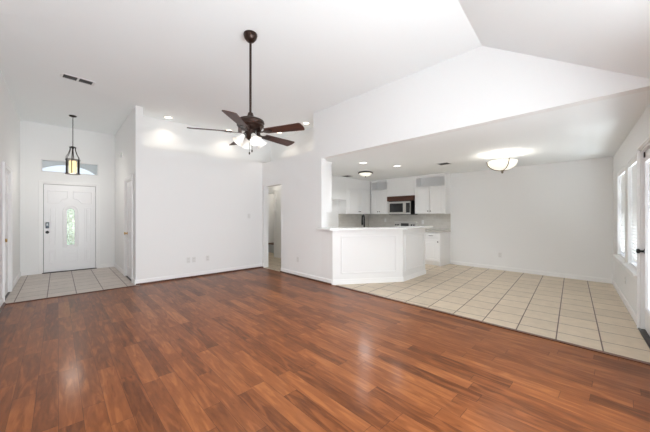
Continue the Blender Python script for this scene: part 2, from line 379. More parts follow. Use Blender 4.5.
# ------------------------------------------------------------------ baseboards (on the right-hand side of p->q)
baseboard('baseboard_centre', (XE, YW), (XW, YW), True)
baseboard('baseboard_kitchen_side', (XW, 5.49), (XW, 3.80), True)
baseboard('baseboard_doorway', (XW, YW), (XW, 6.24), True)
baseboard('baseboard_entry', (XL, YD), (-.33, YD)); baseboard('baseboard_entry_right', (.76, YD), (XE, YD))
baseboard('baseboard_closet', (XE, YD), (XE, 7.47)); baseboard('baseboard_closet_near', (XE, 6.55), (XE, YW))
baseboard('baseboard_left', (XL, 7.27), (XL, YD)); baseboard('baseboard_left_near', (XL, yw(XL)), (XL, 6.30), True)
baseboard('baseboard_dining', (XB, 3.25), (XB, CY), h=.09)
baseboard('baseboard_window', e(0), e(2.86), h=.09); baseboard('baseboard_window_near', e(3.86), e(LW-.35), True)
baseboard('baseboard_hall', (5.0, 7.60), (5.0, 5.38)); baseboard('baseboard_hall_far', (XW+.13, 8.9), (5.0, 8.9))
# wood/tile transitions
MB().box((XW-.032, yw(XW)+.03, .0005), (XW+.022, 3.70, .010), .003).build('trim_1', 'tmould', kind='structure')
MB().box((XL+.01, 6.225, .0005), (XE-.01, 6.270, .010), .003).build('trim_2', 'tmould', kind='structure')

# ------------------------------------------------------------------ casings and doors
def casing(name, parent, w, h, cw=.065, th=.018):
    """U-shaped casing, local: opening spans x 0..w, z 0..h, wall face at y=0, room towards -y"""
    b = MB()
    b.box((-cw, -th, 0), (0, -.0005, h+cw), .003).box((w, -th, 0), (w+cw, -.0005, h+cw), .003).box((-.001, -th+.0005, h), (w+.001, -.0005, h+cw), .003)
    b.box((-cw-.002, -th-.007, 0), (-cw+.018, -.001, h+cw+.002), .003).box((w+cw-.018, -th-.007, 0), (w+cw+.002, -.001, h+cw+.002), .003).box((-cw+.017, -th-.007, h+cw-.018), (w+cw-.017, -.001, h+cw+.002), .003)
    o = b.build('casing', 'trim', parent); return o
def raised(b, xa, xb, za, zb, y=0, d=.010):
    """raised panel: moulding ring and bevelled field, on a leaf whose room face is y"""
    r = .014
    b.box((xa, y-d*.7, za), (xa+r, y+.004, zb), .003).box((xb-r, y-d*.7, za), (xb, y+.004, zb), .003)
    b.box((xa+r*.8, y-d*.7, za), (xb-r*.8, y+.004, za+r), .003).box((xa+r*.8, y-d*.7, zb-r), (xb-r*.8, y+.004, zb), .003)
    g = .035
    if xb-xa > .1 and zb-za > .1: b.box((xa+g, y-d*.8, za+g), (xb-g, y+.004, zb-g), .006)
def lathe_knob(parent, p, m, r=.028, L=.06, out=-1):
    b = MB(); mt = Matrix.Translation(p) @ Matrix.Rotation(pi/2 if out < 0 else -pi/2, 4, 'X')
    b.lathe([(0, 0), (r*1.1, 0), (r*1.1, .006), (r*.45, .012), (r*.4, L*.5), (r*.85, L*.62), (r, L*.8), (r*.8, L*.96), (0, L)], 20, mt)
    return b.build('knob', m, parent, True)
def hinge(parent, x, z, y=-.004, m='nickel'):
    MB().box((x-.014, y-.002, z-.045), (x+.014, y+.003, z+.045), .001).cyl((x, y-.006, z-.048), (x, y-.006, z+.048), .006, seg=10).build('hinge', m, parent)
def six_panel(parent, w, h, y=.02, th=.035):
    b = MB(); b.box((.004, y, .012), (w-.004, y+th, h-.004), .002)
    s = .105; mid = .09; pw = (w-2*s-mid)/2
    for za, zb in ((.22, .82), (.97, 1.55), (1.66, h-.12)):
        for k in (0, 1):
            xa = s+k*(pw+mid); raised(b, xa, xa+pw, za, zb, y)
    return b.build('door_leaf', 'door', parent)
def frame_jamb(parent, w, h, depth):
    b = MB(); b.box((-.001, 0, 0), (.018, depth, h)).box((w-.018, 0, 0), (w+.001, depth, h)).box((.018, 0, h-.018), (w-.018, depth, h+.001))
    return b.build('jamb', 'trim', parent)

# front door (door_1): faces -y at y=9
d1 = thing('door_1', None, None, (-.265, YD, 0), kind='structure')
W1, H1 = .965, 2.05
casing('casing', d1, W1, H1, .05, .012); frame_jamb(d1, W1, H1, .13)
b = MB(); y = .035
# leaf with an arched window hole: boxes around + arch infill
gx0, gx1, gz0, gz1 = .405, .560, .62, 1.40; gr = (gx1-gx0)/2; gc = (gx0+gx1)/2
b.box((.026, y, .017), (gx0, y+.04, H1-.026)).box((gx1, y, .017), (W1-.026, y+.04, H1-.026)).box((gx0, y, .015), (gx1, y+.04, gz0))
mt = Matrix(((1, 0, 0, 0), (0, 0, -1, y+.04), (0, 1, 0, 0), (0, 0, 0, 1)))
arch = [(gc+gr*cos(a), gz1+gr*1.1*sin(a)) for a in [pi*i/14 for i in range(15)]]
b.prism([(gx1, H1-.026), (gx1, gz1)] + arch[1:8] + [(gc, H1-.026)], 0, .04, mt)
b.prism([(gc, H1-.026)] + arch[7:14] + [(gx0, gz1), (gx0, H1-.026)], 0, .04, mt)
def mould(b, pts, r=.010, y=y, closed=True): b.tube([(px, y-.001, pz) for px, pz in pts], r, 6, closed)
def rect(x0, x1, z0, z1): return [(x0, z0), (x1, z0), (x1, z1), (x0, z1)]
for (xa, xb) in ((.10, .235), (.73, .865)):
    raised(b, xa, xb, .62, 1.50, y, .022); raised(b, xa, xb, .20, .52, y, .022)
# curved top panels following the arch, and centre bottom panel
raised(b, .345, .62, .20, .50, y, .022)
for s_ in (-1, 1):
    cx = gc
    pts = [(cx+s_*.385, 1.60), (cx+s_*.385, 1.88), (cx+s_*.05, 1.88), (cx+s_*.05, 1.72)] + [(cx+s_*(.19*sin(t)+.03), 1.50+.22*cos(t)) for t in (.3, .55, .8, 1.05)]
    mould(b, pts, .012)
mould(b, [(gx0-.055, gz0-.05), (gx1+.055, gz0-.05), (gx1+.055, gz1)] + [(gc+(gr+.055)*cos(a), gz1+(gr+.055)*1.1*sin(a)) for a in [pi*i/10 for i in range(1, 10)]] + [(gx0-.055, gz1)], .014)
b.build('door_leaf', 'door', d1)
# glass lite and its parts
b = MB(); b.prism([(gx0, gz0), (gx1, gz0), (gx1, gz1)] + arch[1:14] + [(gx0, gz1)], .015, .025, mt)
lite = b.build('door_glass', 'doorglass', d1)
b = MB(); mould(b, [(gx0, gz0), (gx1, gz0), (gx1, gz1)] + arch[1:14] + [(gx0, gz1)], .010, y-.002); b.build('glass_frame', 'door', lite)
b = MB(); yy = y+.010
def came(pts, r=.0028, cl=False): b.tube([(px, yy, pz) for px, pz in pts], r, 5, cl)
for ph in (0, pi): came([(gc+.036*sin(ph+2*pi*(z-gz0)/.39), z) for z in [gz0+.02+i*(gz1-gz0)/40 for i in range(41)]])
for ph in (0, pi): came([(gc+.062*cos(ph)*abs(sin(pi*(z-gz0)/.39)), z) for z in [gz0+.0+i*(gz1-gz0)/40 for i in range(41)]])
for zc in (gz0+.195, gz0+.39, gz0+.585): came([(gc+.020*cos(a), zc+.035*sin(a)) for a in [2*pi*i/14 for i in range(14)]], cl=True)
b.build('leading', 'lead', lite)
lk = MB().box((.055, y-.024, 1.02), (.115, y, 1.16), .008).build('keypad_lock', mat('blue_black_lock', (.03, .05, .09), .35), d1)
lk['label'] = 'dark blue-black keypad lock'
MB().box((.066, y-.028, 1.075), (.104, y-.0235, 1.145), .002).build('keypad', 'blackglass', lk)
lathe_knob(d1, (.085, y, .93), 'black', .030, .065)
for z in (.22, 1.05, 1.84): hinge(d1, W1-.012, z, .03)
MB().box((.019, .080, .02), (W1-.019, .086, H1-.019)).bm.free()
b = MB().box((.019, .076, .0), (.03, .10, H1-.019)).box((W1-.03, .076, .0), (W1-.019, .10, H1-.019)).box((.03, .076, H1-.03), (W1-.03, .10, H1-.019)); b.build('weatherstrip', 'black', d1)
b = MB().box((.0, -.02, 0), (W1, .12, .014), .003); b.build('threshold', 'bronze', d1)

# transom (window_1)
w1 = thing('window_1', None, None, (-.285, YD, 2.30), kind='structure')
TW, TH = 1.015, .285
b = MB()
for a_ in (((0, 0, 0), (.022, .10, TH)), ((TW-.022, 0, 0), (TW, .10, TH)), ((.022, 0, 0), (TW-.022, .10, .018)), ((.022, 0, TH-.022), (TW-.022, .10, TH))): b.box(*a_)
b.build('window_frame', 'ventwhite', w1)
MB().box((.02, .055, .015), (TW-.02, .061, TH-.02)).build('pane', 'glass', w1)

# left wall door (door_2): faces +x. local x along -y so that local -y points to +x  -> rz = -90deg puts local x -> -y, local y -> -x
d2 = thing('door_2', None, None, (XL, 7.20, 0), -pi/2, kind='structure')
# rotate: local(1,0)->(0,-1); local(0,1)->(1,0)?  use +90 with origin at the low-y end instead
d2.location = (XL, 6.37, 0); d2.rotation_euler = (0, 0, pi/2)   # local x -> +y, local y -> -x (into the wall), -y -> room
casing('casing', d2, .83, 2.04); frame_jamb(d2, .83, 2.04, .12); six_panel(d2, .83, 2.035)
lathe_knob(d2, (.075, .02, .93), 'brass')
MB().box((0, -.005, 0), (.83, .10, .010)).build('threshold', 'bronze', d2)
# closet door (door_3) on wall x=1.06 facing -x: room towards -x -> local -y = -x : local y=+x, local x = -y : rz=-90
d3 = thing('door_3', None, None, (XE, 7.40, 0), -pi/2, kind='structure')
casing('casing', d3, .78, 2.04); frame_jamb(d3, .78, 2.04, .12); six_panel(d3, .78, 2.035)
lathe_knob(d3, (.065, .02, .93), 'brass')
for z in (.25, 1.02, 1.82): hinge(d3, .78-.012, z, .014)
MB().box((0, -.005, 0), (.78, .10, .010)).build('threshold', 'bronze', d3)
# hall doorway door (door_5), opened into the far room
d5 = thing('door_5', None, None, (5.0, 8.40, 0), -pi/2, kind='structure')
casing('casing', d5, .74, 2.04); frame_jamb(d5, .74, 2.04, .12)
lf = MB().box((.722, .125, .012), (.757, .84, 2.03), .003).build('door_leaf', 'door', d5)
for z in (.25, 1.02, 1.82): MB().box((.715, .112, z-.05), (.724, .128, z+.05)).build('hinge', 'bronze', d5)

# patio door (door_4)
d4 = thing('door_4', None, None, wp(2.90), pi+A, kind='structure')   # local x away from the corner, local y out of the room? (checked below)
# pi+A : local x -> (-UX,-UY) along the wall, local y -> (UY,-UX) out of the room
casing('casing', d4, .92, 2.05, .032); frame_jamb(d4, .92, 2.05, .14)
b = MB(); s = .080
for a_ in (((.02, .03, .02), (s, .075, 2.03)), ((.92-s, .03, .02), (.90, .075, 2.03)), ((s, .03, .02), (.92-s, .075, .24)), ((s, .03, 1.93), (.92-s, .075, 2.03))): b.box(*a_, .003)
for a_ in (((s, .022, .24), (s+.02, .05, 1.93)), ((.92-s-.02, .022, .24), (.92-s, .05, 1.93)), ((s, .022, .24), (.92-s, .05, .26)), ((s, .022, 1.91), (.92-s, .05, 1.93))): b.box(*a_, .003)
b.build('door_leaf', 'door', d4)
MB().box((s+.005, .060, .245), (.92-s-.005, .066, 1.925)).build('pane', 'glass', d4)
b = MB(); k = 0
z = .27
while z < 1.90:
    b.box((-.365, -.012, -.0009), (.365, .012, .0009), mtx=Matrix.Translation((.46, .052, z)) @ Matrix.Rotation(radians(-60), 4, 'X')); z += .0215
b.build('mini_blind', 'slat', d4)
lathe_knob(d4, (.050, .03, .90), 'black', .028, .07)
MB().box((.035, .018, 1.96), (.065, .032, 2.02), .003).build('bolt', 'black', d4)
MB().box((-.0, -.02, 0), (.92, .14, .014), .003).build('threshold', 'bronze', d4)
for z in (.25, 1.02, 1.82): hinge(d4, .92-.012, z, .026)

# ------------------------------------------------------------------ dining windows with blinds
def window(n, t0, t1, z0, z1, mull=0):
    w = t1-t0; h = z1-z0
    r = thing('window_%d' % n, None, None, wp(t0, 0, z0), pi+A, kind='structure')
    b = MB(); f = .045
    for a_ in (((0, .085, 0), (f, .135, h)), ((w-f, .085, 0), (w, .135, h)), ((f, .085, 0), (w-f, .135, f)), ((f, .085, h-f), (w-f, .135, h)), ((f, .09, h/2-.02), (w-f, .13, h/2+.02))): b.box(*a_, .003)
    for k in range(mull): b.box((w*(k+1)/(mull+1)-.04, .085, f), (w*(k+1)/(mull+1)+.04, .135, h-f), .003)
    b.build('window_frame', 'trim', r)
    MB().box((f-.005, .108, f-.005), (w-f+.005, .113, h-f+.005)).build('pane', 'glass', r)
    MB().box((-.05, -.055, -.022), (w+.05, -.0005, .008), .006).box((.001, -.0006, .0005), (w-.001, .085, .008)).build('window_sill', 'trim', r)
    MB().box((-.03, -.018, -.095), (w+.03, 0, -.029), .004).build('apron', 'trim', r)
    return r
window(2, .70, 1.62, .62, 2.05); window(3, 1.90, 2.82, .62, 2.05); window(4, 5.0, 8.4, .25, 2.15, 2)  # the last, wide one is out of view, added for living room fill
def blind(t0, w, h, ztop, label):
    r = thing('window_blind', label, 'blind', wp(t0, 0, ztop), pi+A, group=None)
    MB().box((.006, .004, -.075), (w-.006, .012, -.002), .002).build('valance', 'trim', r)
    MB().box((.01, .018, -.045), (w-.01, .068, -.004), .002).build('headrail', 'trim', r)
    b = MB(); z = -.085; n = 0
    while z > -h+.05:
        b.box((.01-w/2, -.024, -.0012), (w/2-.01, .024, .0012), mtx=Matrix.Translation((w/2, .043, z)) @ Matrix.Rotation(radians(-67), 4, 'X')); z -= .042
    b.build('slats', 'slat', r)
    MB().box((.01, .020, -h+.012), (w-.01, .066, -h+.034), .003).build('bottom_rail', 'trim', r)
    for x in (.12, w-.12):
        MB().cyl((x, .018, -.05), (x, .018, -h+.03), .0012, seg=6).build('cord', 'plastic', r)
    MB().cyl((.07, .014, -.06), (.07, .014, -.75), .0035, seg=8).build('tilt_wand', 'plastic', r)
    return r
blind(.70, .92, 1.43, 2.05, 'white slatted blind in the narrow window nearest the dining corner')
blind(1.90, .92, 1.43, 2.05, 'white slatted blind in the window beside the patio door')

# ------------------------------------------------------------------ porch outside the front door
b = MB(); mt = Matrix(((1, 0, 0, 0), (0, 0, -1, 10.75), (0, 1, 0, 0), (0, 0, 0, 1)))
ar = [(.2+.80*cos(a), 2.10+.62*sin(a)) for a in [pi*i/20 for i in range(21)]]
b.prism([(1.9, 0), (1.9, 3.3), (.2, 3.3)] + ar[10::-1] + [(1.0, 0)], 0, .15, mt)
b.prism([(.2, 3.3), (-1.6, 3.3), (-1.6, 0), (-.6, 0)] + ar[20:9:-1], 0, .15, mt)
b.box((-1.6, 9.14, 3.1), (1.9, 10.6, 3.2)); b.build('trim_porch', 'stucco', kind='structure')
MB().box((-12, 9.14, -.2), (14, 30, -.06)).build('ground', 'lawn', kind='structure')
b = MB(); MBs = []
for (x, yb, sc_) in ((.1, 13.6, 1.0), (2.1, 14.3, .9)):
    b = MB()
    for i in range(1300):
        ph = random.uniform(0, 2*pi); th = math.acos(random.uniform(-.6, 1)); rr = random.uniform(.75, 1.0)*(.9+.12*sin(5*ph))
        p = Vector((x+.75*sc_*rr*sin(th)*cos(ph), yb+.6*sc_*rr*sin(th)*sin(ph), .85*sc_+.95*sc_*rr*cos(th)))
        s_ = random.uniform(.05, .10); rt = Matrix.Translation(p) @ Matrix.Rotation(random.uniform(0, 6), 4, 'Z') @ Matrix.Rotation(random.uniform(-1, 1), 4, 'X')
        vs = [b.bm.verts.new(rt @ Vector(c)) for c in ((-s_, 0, 0), (0, s_*.55, .02), (s_, 0, 0), (0, -s_*.55, .02))]; b.bm.faces.new(vs)
    sh = b.build('shrub', 'leaf', loc=(0, 0, 0)); b = MB(); b.cyl((x, yb, -.07), (x, yb, .9), .05, .03, 8); b.build('stem', 'browntop', sh)
    tag(sh, 'green shrub glimpsed through the front door glass' if x < 1 else 'green shrub outside to the right of the front porch', 'shrub')

# ------------------------------------------------------------------ ceiling fan
fx, fy = 1.60, 2.94
fan = thing('ceiling_fan', 'dark bronze five-blade ceiling fan on a long downrod in the living room', 'ceiling fan', (fx, fy, H), radians(-46.7))
# local frame: x = camera right, y = camera forward
b = MB(); b.lathe([(0, 0), (.075, 0), (.078, -.015), (.068, -.05), (.04, -.085), (.016, -.095), (0, -.095)], 28); b.build('canopy', 'bronzeshine', fan, True)
MB().cyl((0, 0, -.085), (0, 0, -.90), .0135, seg=14).build('downrod', 'bronzeshine', fan, True)
b = MB(); b.lathe([(0, -.90), (.026, -.902), (.032, -.925), (.05, -.965), (.12, -.975), (.150, -.992), (.158, -1.018), (.148, -1.036), (.152, -1.052), (.125, -1.085), (.06, -1.10), (0, -1.10)], 36); b.build('motor_housing', 'bronzeshine', fan, True)
b = MB(); b.lathe([(0, -1.095), (.055, -1.095), (.060, -1.13), (.048, -1.16), (.052, -1.185), (.035, -1.205), (.012, -1.22), (0, -1.23)], 24); kit = b.build('switch_housing', 'bronzeshine', fan, True)
BZ = -1.128
for deg in (271, 199, 127, 55, 343):
    a = radians(deg); R = Matrix.Rotation(a, 4, 'Z') @ Matrix.Translation((0, 0, BZ)) @ Matrix.Rotation(radians(-13), 4, 'X')
    pts = []
    for i in range(9):
        t = i/8; pts.append((.20+.44*t, -(.050+.022*t)))
    tip = [(.64+.022*sin(q), -.072*cos(q)*(1 if abs(cos(q)) < .9 else 1)) for q in [pi*j/10 for j in range(1, 10)]]
    poly = pts + tip + [(x, -yv) for x, yv in reversed(pts)]
    bb = MB(); bb.prism(poly, -.004, .004); bl = bb.build('blade', 'blade', fan); bl.matrix_basis = R
    bb = MB(); bb.prism([(.10, -.014), (.17, -.012), (.20, -.034), (.27, -.030), (.285, 0), (.27, .030), (.20, .034), (.17, .012), (.10, .014)], -.011, -.0045)
    bb.box((.095, -.013, -.011), (.135, .013, .06), .003)
    for px, py in ((.215, -.02), (.215, .02), (.262, 0)): bb.cyl((px, py, -.014), (px, py, -.010), .006, seg=8)
    bb.build('blade_arm', 'bronzeshine', bl)
shade_prof = [(.022, 0), (.026, -.015), (.036, -.045), (.044, -.075), (.056, -.10), (.068, -.115), (.065, -.116), (.053, -.10), (.041, -.075), (.033, -.045), (.023, -.015), (.019, 0)]
for k, deg in enumerate((40, 130, 220, 310)):
    a = radians(deg)
    R = Matrix.Rotation(a, 4, 'Z') @ Matrix.Translation((.078, 0, -1.165)) @ Matrix.Rotation(radians(-38), 4, 'Y') @ Matrix.Scale(1.0, 4)
    bb = MB(); bb.tube([(.035, 0, -1.14), (.06, 0, -1.132), (.075, 0, -1.145), (.080, 0, -1.168)], .007)
    bb.lathe([(0, .012), (.022, .008), (.025, -.02), (.020, -.024), (0, -.024)], 16, Matrix.Translation((.078, 0, -1.165)) @ Matrix.Rotation(radians(-38), 4, 'Y'))
    am = bb.build('light_arm', 'bronzeshine', fan, True); am.matrix_basis = Matrix.Rotation(a, 4, 'Z')
    bb = MB(); bb.lathe(shade_prof, 24, close=True); sh = bb.build('lamp_shade', 'shade', fan, True); sh.matrix_basis = R
    bb = MB(); bb.lathe([(0, -.02), (.012, -.03), (.020, -.055), (.021, -.07), (.012, -.088), (0, -.092)], 16); bu = bb.build('bulb', 'bulb', fan, True); bu.matrix_basis = R
    q = fan.matrix_basis @ (R @ Vector((0, 0, -.13)))
for dx in (-.012, .018):
    bb = MB(); z1_ = -1.345 if dx < 0 else -1.32
    bb.tube([(dx, 0, -1.21), (dx, 0, z1_)], .0022, 6); c = bb.build('pull_chain', 'bronzeshine', fan)
    bb = MB(); bb.lathe([(0, 0), (.007, -.004), (.009, -.02), (.004, -.032), (0, -.034)], 12, Matrix.Translation((dx, 0, z1_))); bb.build('fob', 'bronzeshine', c, True)
spot('fan_bulbs', (fx, fy, H-1.42), 60, 172, (1, .95, .86), .1)

# ------------------------------------------------------------------ entry lantern
px_, py_ = .22, 7.86
la = thing('lantern_pendant', 'black-framed lantern with cream glass hanging by a chain in the entry', 'pendant lamp', (px_, py_, H), radians(20))
b = MB(); b.lathe([(0, 0), (.062, 0), (.064, -.012), (.05, -.022), (.012, -.034), (0, -.034)], 24); b.build('canopy', 'bronze', la, True)
b = MB(); z = -.032; k = 0
while z > -.635:
    pts = [(.0095*cos(q), 0, z-.019+.021*sin(q)) for q in [2*pi*i/12 for i in range(12)]]
    if k % 2: pts = [(0, p[0], p[2]) for p in pts]
    b.tube(pts, .0028, 5, True); z -= .033; k += 1
b.build('chain', 'bronze', la)
ZT, ZB, RB = -.91, -1.215, .108
b = MB(); b.lathe([(0, -.63), (.015, -.635), (.055, -.652), (.058, -.664), (.02, -.672), (.012, -.70), (0, -.70)], 20)
n8 = 6
for i in range(n8):
    a = 2*pi*i/n8; c_, s__ = cos(a), sin(a)
    b.tube([(.045*c_, .045*s__, -.66), (.050*c_, .050*s__, -.72), (.075*c_, .075*s__, -.80), (.112*c_, .112*s__, -.87), (RB*c_, RB*s__, ZT)], .0052, 6)
    b.box((RB-.006, -.007, ZB), (RB+.006, .007, ZT), mtx=Matrix.Rotation(a, 4, 'Z'))
b.lathe([(RB-.012, ZT), (RB+.012, ZT), (RB+.012, ZT-.014), (RB-.012, ZT-.014)], 32, close=True)
b.lathe([(RB-.012, ZB), (RB+.014, ZB), (RB+.014, ZB+.018), (RB-.012, ZB+.018)], 32, close=True)
for i in range(3):
    a = pi*i/3; b.box((-RB, -.005, ZB+.002), (RB, .005, ZB+.008), mtx=Matrix.Rotation(a, 4, 'Z'))
b.build('lantern_frame', 'bronze', la)
b = MB(); b.lathe([(.092, ZT-.004), (.092, ZB+.016), (.089, ZB+.016), (.089, ZT-.004)], 32, close=True); b.build('outer_glass', glass('clear_lantern_glass', (.97, .96, .92), .07, .05), la, True)
b = MB(); b.lathe([(0, ZT-.03), (.055, ZT-.03), (.058, ZT-.05), (.058, ZB+.03), (0, ZB+.03)], 28); b.build('inner_shade', 'cream', la, True)
b = MB(); b.cyl((0, 0, -.70), (0, 0, ZT-.025), .006, seg=8); b.build('stem', 'bronze', la)
point('lantern_bulb', (px_, py_, H-1.3), 11, .10, (1, .95, .88)).data.specular_factor = .2

# ------------------------------------------------------------------ dining semi-flush lamp
dx_, dy_ = 5.94, 1.55
dl = thing('semi_flush_lamp', 'bowl lamp with nickel bands hanging from the dining ceiling', 'ceiling lamp', (dx_, dy_, HK), radians(-35))
b = MB(); b.lathe([(0, 0), (.072, 0), (.074, -.012), (.05, -.025), (0, -.025)], 24); b.build('canopy', 'nickel', dl, True)
b = MB()
for s_ in (-.025, .025): b.cyl((s_, 0, -.02), (s_, 0, -.14), .005, seg=10)
b.cyl((0, 0, -.135), (0, 0, -.15), .035, seg=20); b.cyl((0, 0, -.14), (0, 0, -.29), .006, seg=10); b.build('stem', 'nickel', dl)
b = MB(); pr = [(.235*sin(q), -.30+.16*(1-cos(q))*1.0) for q in [pi/2*i/12 for i in range(13)]]
b.lathe(pr + [(x*.975, z+.006) for x, z in reversed(pr)], 40); b.build('glass_bowl', 'bowl', dl, True)
b = MB()
for k in range(3):
    a = 2*pi*k/3+.25
    pts = [(x*1.015+.003, z-.004) for x, z in pr] + [(.255, -.135), (.262, -.128)]
    b.tube([(x*cos(a), x*sin(a), z) for x, z in pts[1:]], .0075, 8)
b.build('band', 'agednickel', dl, True)
b = MB(); b.lathe([(0, -.296), (.030, -.30), (.032, -.312), (.016, -.322), (.020, -.338), (.010, -.356), (0, -.36)], 20); b.build('finial', 'agednickel', dl, True)
point('dining_bulb', (dx_, dy_, HK-.17), 12, .10, (1, .96, .9))

# ------------------------------------------------------------------ kitchen flush mount lamp
kx, ky = 5.81, 4.63
kl = thing('flush_mount_lamp', 'round kitchen ceiling lamp with dark rim and white glass', 'ceiling lamp', (kx, ky, HK))
b = MB(); b.lathe([(0, 0), (.17, 0), (.192, -.012), (.195, -.030), (.165, -.036), (.16, -.028), (0, -.028)], 36); b.build('rim', 'bronze', kl, True)
b = MB(); b.lathe([(.162, -.030), (.155, -.055), (.12, -.085), (.06, -.104), (0, -.108)], 36); b.build('glass_bowl', 'bowl', kl, True)
b = MB(); b.lathe([(0, -.104), (.018, -.108), (.020, -.12), (.008, -.134), (0, -.136)], 16); b.build('finial', 'bronze', kl, True)
spot('kitchen_bulb', (kx, ky, HK-.17), 48, 165, (.97, .98, 1), .12)

# ------------------------------------------------------------------ recessed lights
def can(loc, label, group, m, power, r=.075):
    t = thing('recessed_light', label, 'recessed light', loc, 0, group)
    b = MB(); b.lathe([(r+.018, 0), (r+.018, -.005), (r, -.009), (r-.006, -.004), (r-.006, 0)], 28, close=True); b.build('trim_ring', 'plastic', t, True)
    b = MB(); b.lathe([(0, -.001), (r-.007, -.001), (r-.007, -.0035), (0, -.0035)], 28, close=False); b.build('lens', m, t)
    spot('downlight', (loc[0], loc[1], loc[2]-.03), power, 140 if m == 'diffuser' else 125, (.97, .985, 1) if m == 'diffuser' else (1, .86, .70))
    return t
can((1.69, 6.60, H), 'lit recessed light above the ledge, leftmost near the entry wall end', 'recessed lights over the ledge', 'canw', 7)
can((3.02, 6.60, H), 'lit recessed light above the ledge behind the fan lights', 'recessed lights over the ledge', 'canw', 7)
can((3.99, 5.90, H), 'lit recessed light above the ledge, seen just over the right fan blade', 'recessed lights over the ledge', 'canw', 7)
can((4.04, 4.90, H), 'lit recessed light beside the tall wall edge at the ledge end', 'recessed lights over the ledge', 'canw', 7)
can((4.75, 3.85, HK), 'lit recessed kitchen light above the breakfast bar, left one', 'recessed kitchen lights', 'diffuser', 32, .08)
can((5.61, 3.56, HK), 'lit recessed kitchen light above the bar, right one', 'recessed kitchen lights', 'diffuser', 32, .08)

# ------------------------------------------------------------------ vents
def vent(loc, w, d, rz, label, split=1):
    t = thing('ceiling_vent', label, 'vent', loc, rz)
    b = MB(); f = .018
    b.box((-w/2-f, -d/2-f, -.010), (w/2+f, -d/2, 0), .002).box((-w/2-f, d/2, -.010), (w/2+f, d/2+f, 0), .002)
    ex = .028
    b.box((-w/2-ex, -d/2, -.010), (-w/2, d/2, 0), .002).box((w/2, -d/2, -.010), (w/2+ex, d/2, 0), .002)
    if split > 1: b.box((-.012, -d/2, -.010), (.012, d/2, 0), .002)
    b.build('vent_frame', 'ventwhite', t)
    b = MB(); b.box((-w/2, -d/2, -.0015), (w/2, d/2, -.0003)); n = int(w/.022)
    for i in range(n):
        x = -w/2+(i+.5)*w/n
        if split > 1 and abs(x) < .02: continue
        b.box((-.0045, -d/2+.002, -.001), (.0045, d/2-.002, .001), mtx=Matrix.Translation((x, 0, -.006)) @ Matrix.Rotation(radians(40), 4, 'Y'))
    b.build('louvres', 'ventgrey', t)
    return t
vent((.22, 5.71, H), .34, .15, radians(6), 'long narrow dark vent in the ceiling towards the entry', 2)
vent((5.98, 5.42, HK), .24, .24, 0, 'small dark ceiling vent left of the round kitchen lamp')
vent((6.09, 2.70, HK), .22, .22, 0, 'small dark ceiling vent right of the kitchen, above the cabinet side')

# ------------------------------------------------------------------ outlets and switches
def plate(kind, loc, rz, label, w=.07, h=.115):
    t = thing(kind, label, 'switch' if 'switch' in kind else 'outlet', loc, rz)
    MB().box((-w/2, -.006, -h/2), (w/2, 0, h/2), .002).build('cover_plate', 'plastic', t)
    if 'switch' in kind: MB().box((-.016, -.011, -.032), (.016, -.005, .032), .002).build('rocker', 'plastic', t)
    else:
        for z in (-.026, .026):
            s_ = MB().box((-.017, -.009, z-.015), (.017, -.005, z+.015), .003).build('socket', 'plastic', t)
            MB().box((-.008, -.0095, z-.006), (-.006, -.0088, z+.006)).box((.006, -.0095, z-.006), (.008, -.0088, z+.006)).build('slot', 'slot', s_)
    return t
plate('wall_outlet', (2.00, YW, .37), 0, 'white outlet low on the long wall, left of the pair')
plate('wall_outlet', (2.11, YW, .37), 0, 'white outlet low on the long wall, right of the pair')
plate('wall_outlet', (2.40, YW, .37), 0, 'white outlet low on the long wall, alone right of the pair')
plate('light_switch', (3.40, YW, 1.30), 0, 'white switch on the long wall beside the doorway corner')
plate('wall_outlet', (XW, 4.86, .36), -pi/2, 'white outlet low on the wall between doorway and bar')
plate('wall_outlet', (XB, 2.07, .36), -pi/2, 'white outlet low on the dining back wall')
plate('wall_outlet', wp(1.70, 0, .36), pi+A, 'white outlet under the dining windows')
ch = thing('door_chime', 'small white chime box high on the entry side wall', 'door chime', (XE, 7.90, 2.70), -pi/2)
MB().box((-.055, -.035, -.06), (.055, 0, .06), .008).build('cover', 'plastic', ch)
MB().box((-.035, -.037, -.045), (.035, -.034, .03), .001).build('grille', 'ventwhite', ch)

# ------------------------------------------------------------------ kitchen cabinets
# cabinets on the back wall face -x. local frame: x along -y, y into the wall (+x), rz=-90
def cab_door(parent, xa, xb, za, zb, y, knob=None, pull=False):
    b = MB(); b.box((xa+.005, y-.021, za+.005), (xb-.005, y-.001, zb-.005), .003)
    raised(b, xa+.055, xb-.055, za+.055, zb-.055, y-.019, .016)
    d = b.build('drawer' if pull else 'door', 'cab', parent)
    if knob: 
        bb = MB(); bb.lathe([(0, 0), (.008, 0), (.006, .012), (.014, .018), (.015, .026), (.008, .031), (0, .032)], 14, Matrix.Translation((knob[0], y-.019, knob[1])) @ Matrix.Rotation(pi/2, 4, 'X'))
        bb.build('knob', 'bronze', d, True)
    if pull:
        c = (xa+xb)/2; zc = (za+zb)/2
        MB().tube([(c-.055, y-.018, zc), (c-.05, y-.042, zc), (c+.05, y-.042, zc), (c+.055, y-.018, zc)], .005, 8).build('pull', 'bronze', d, True)
    return d
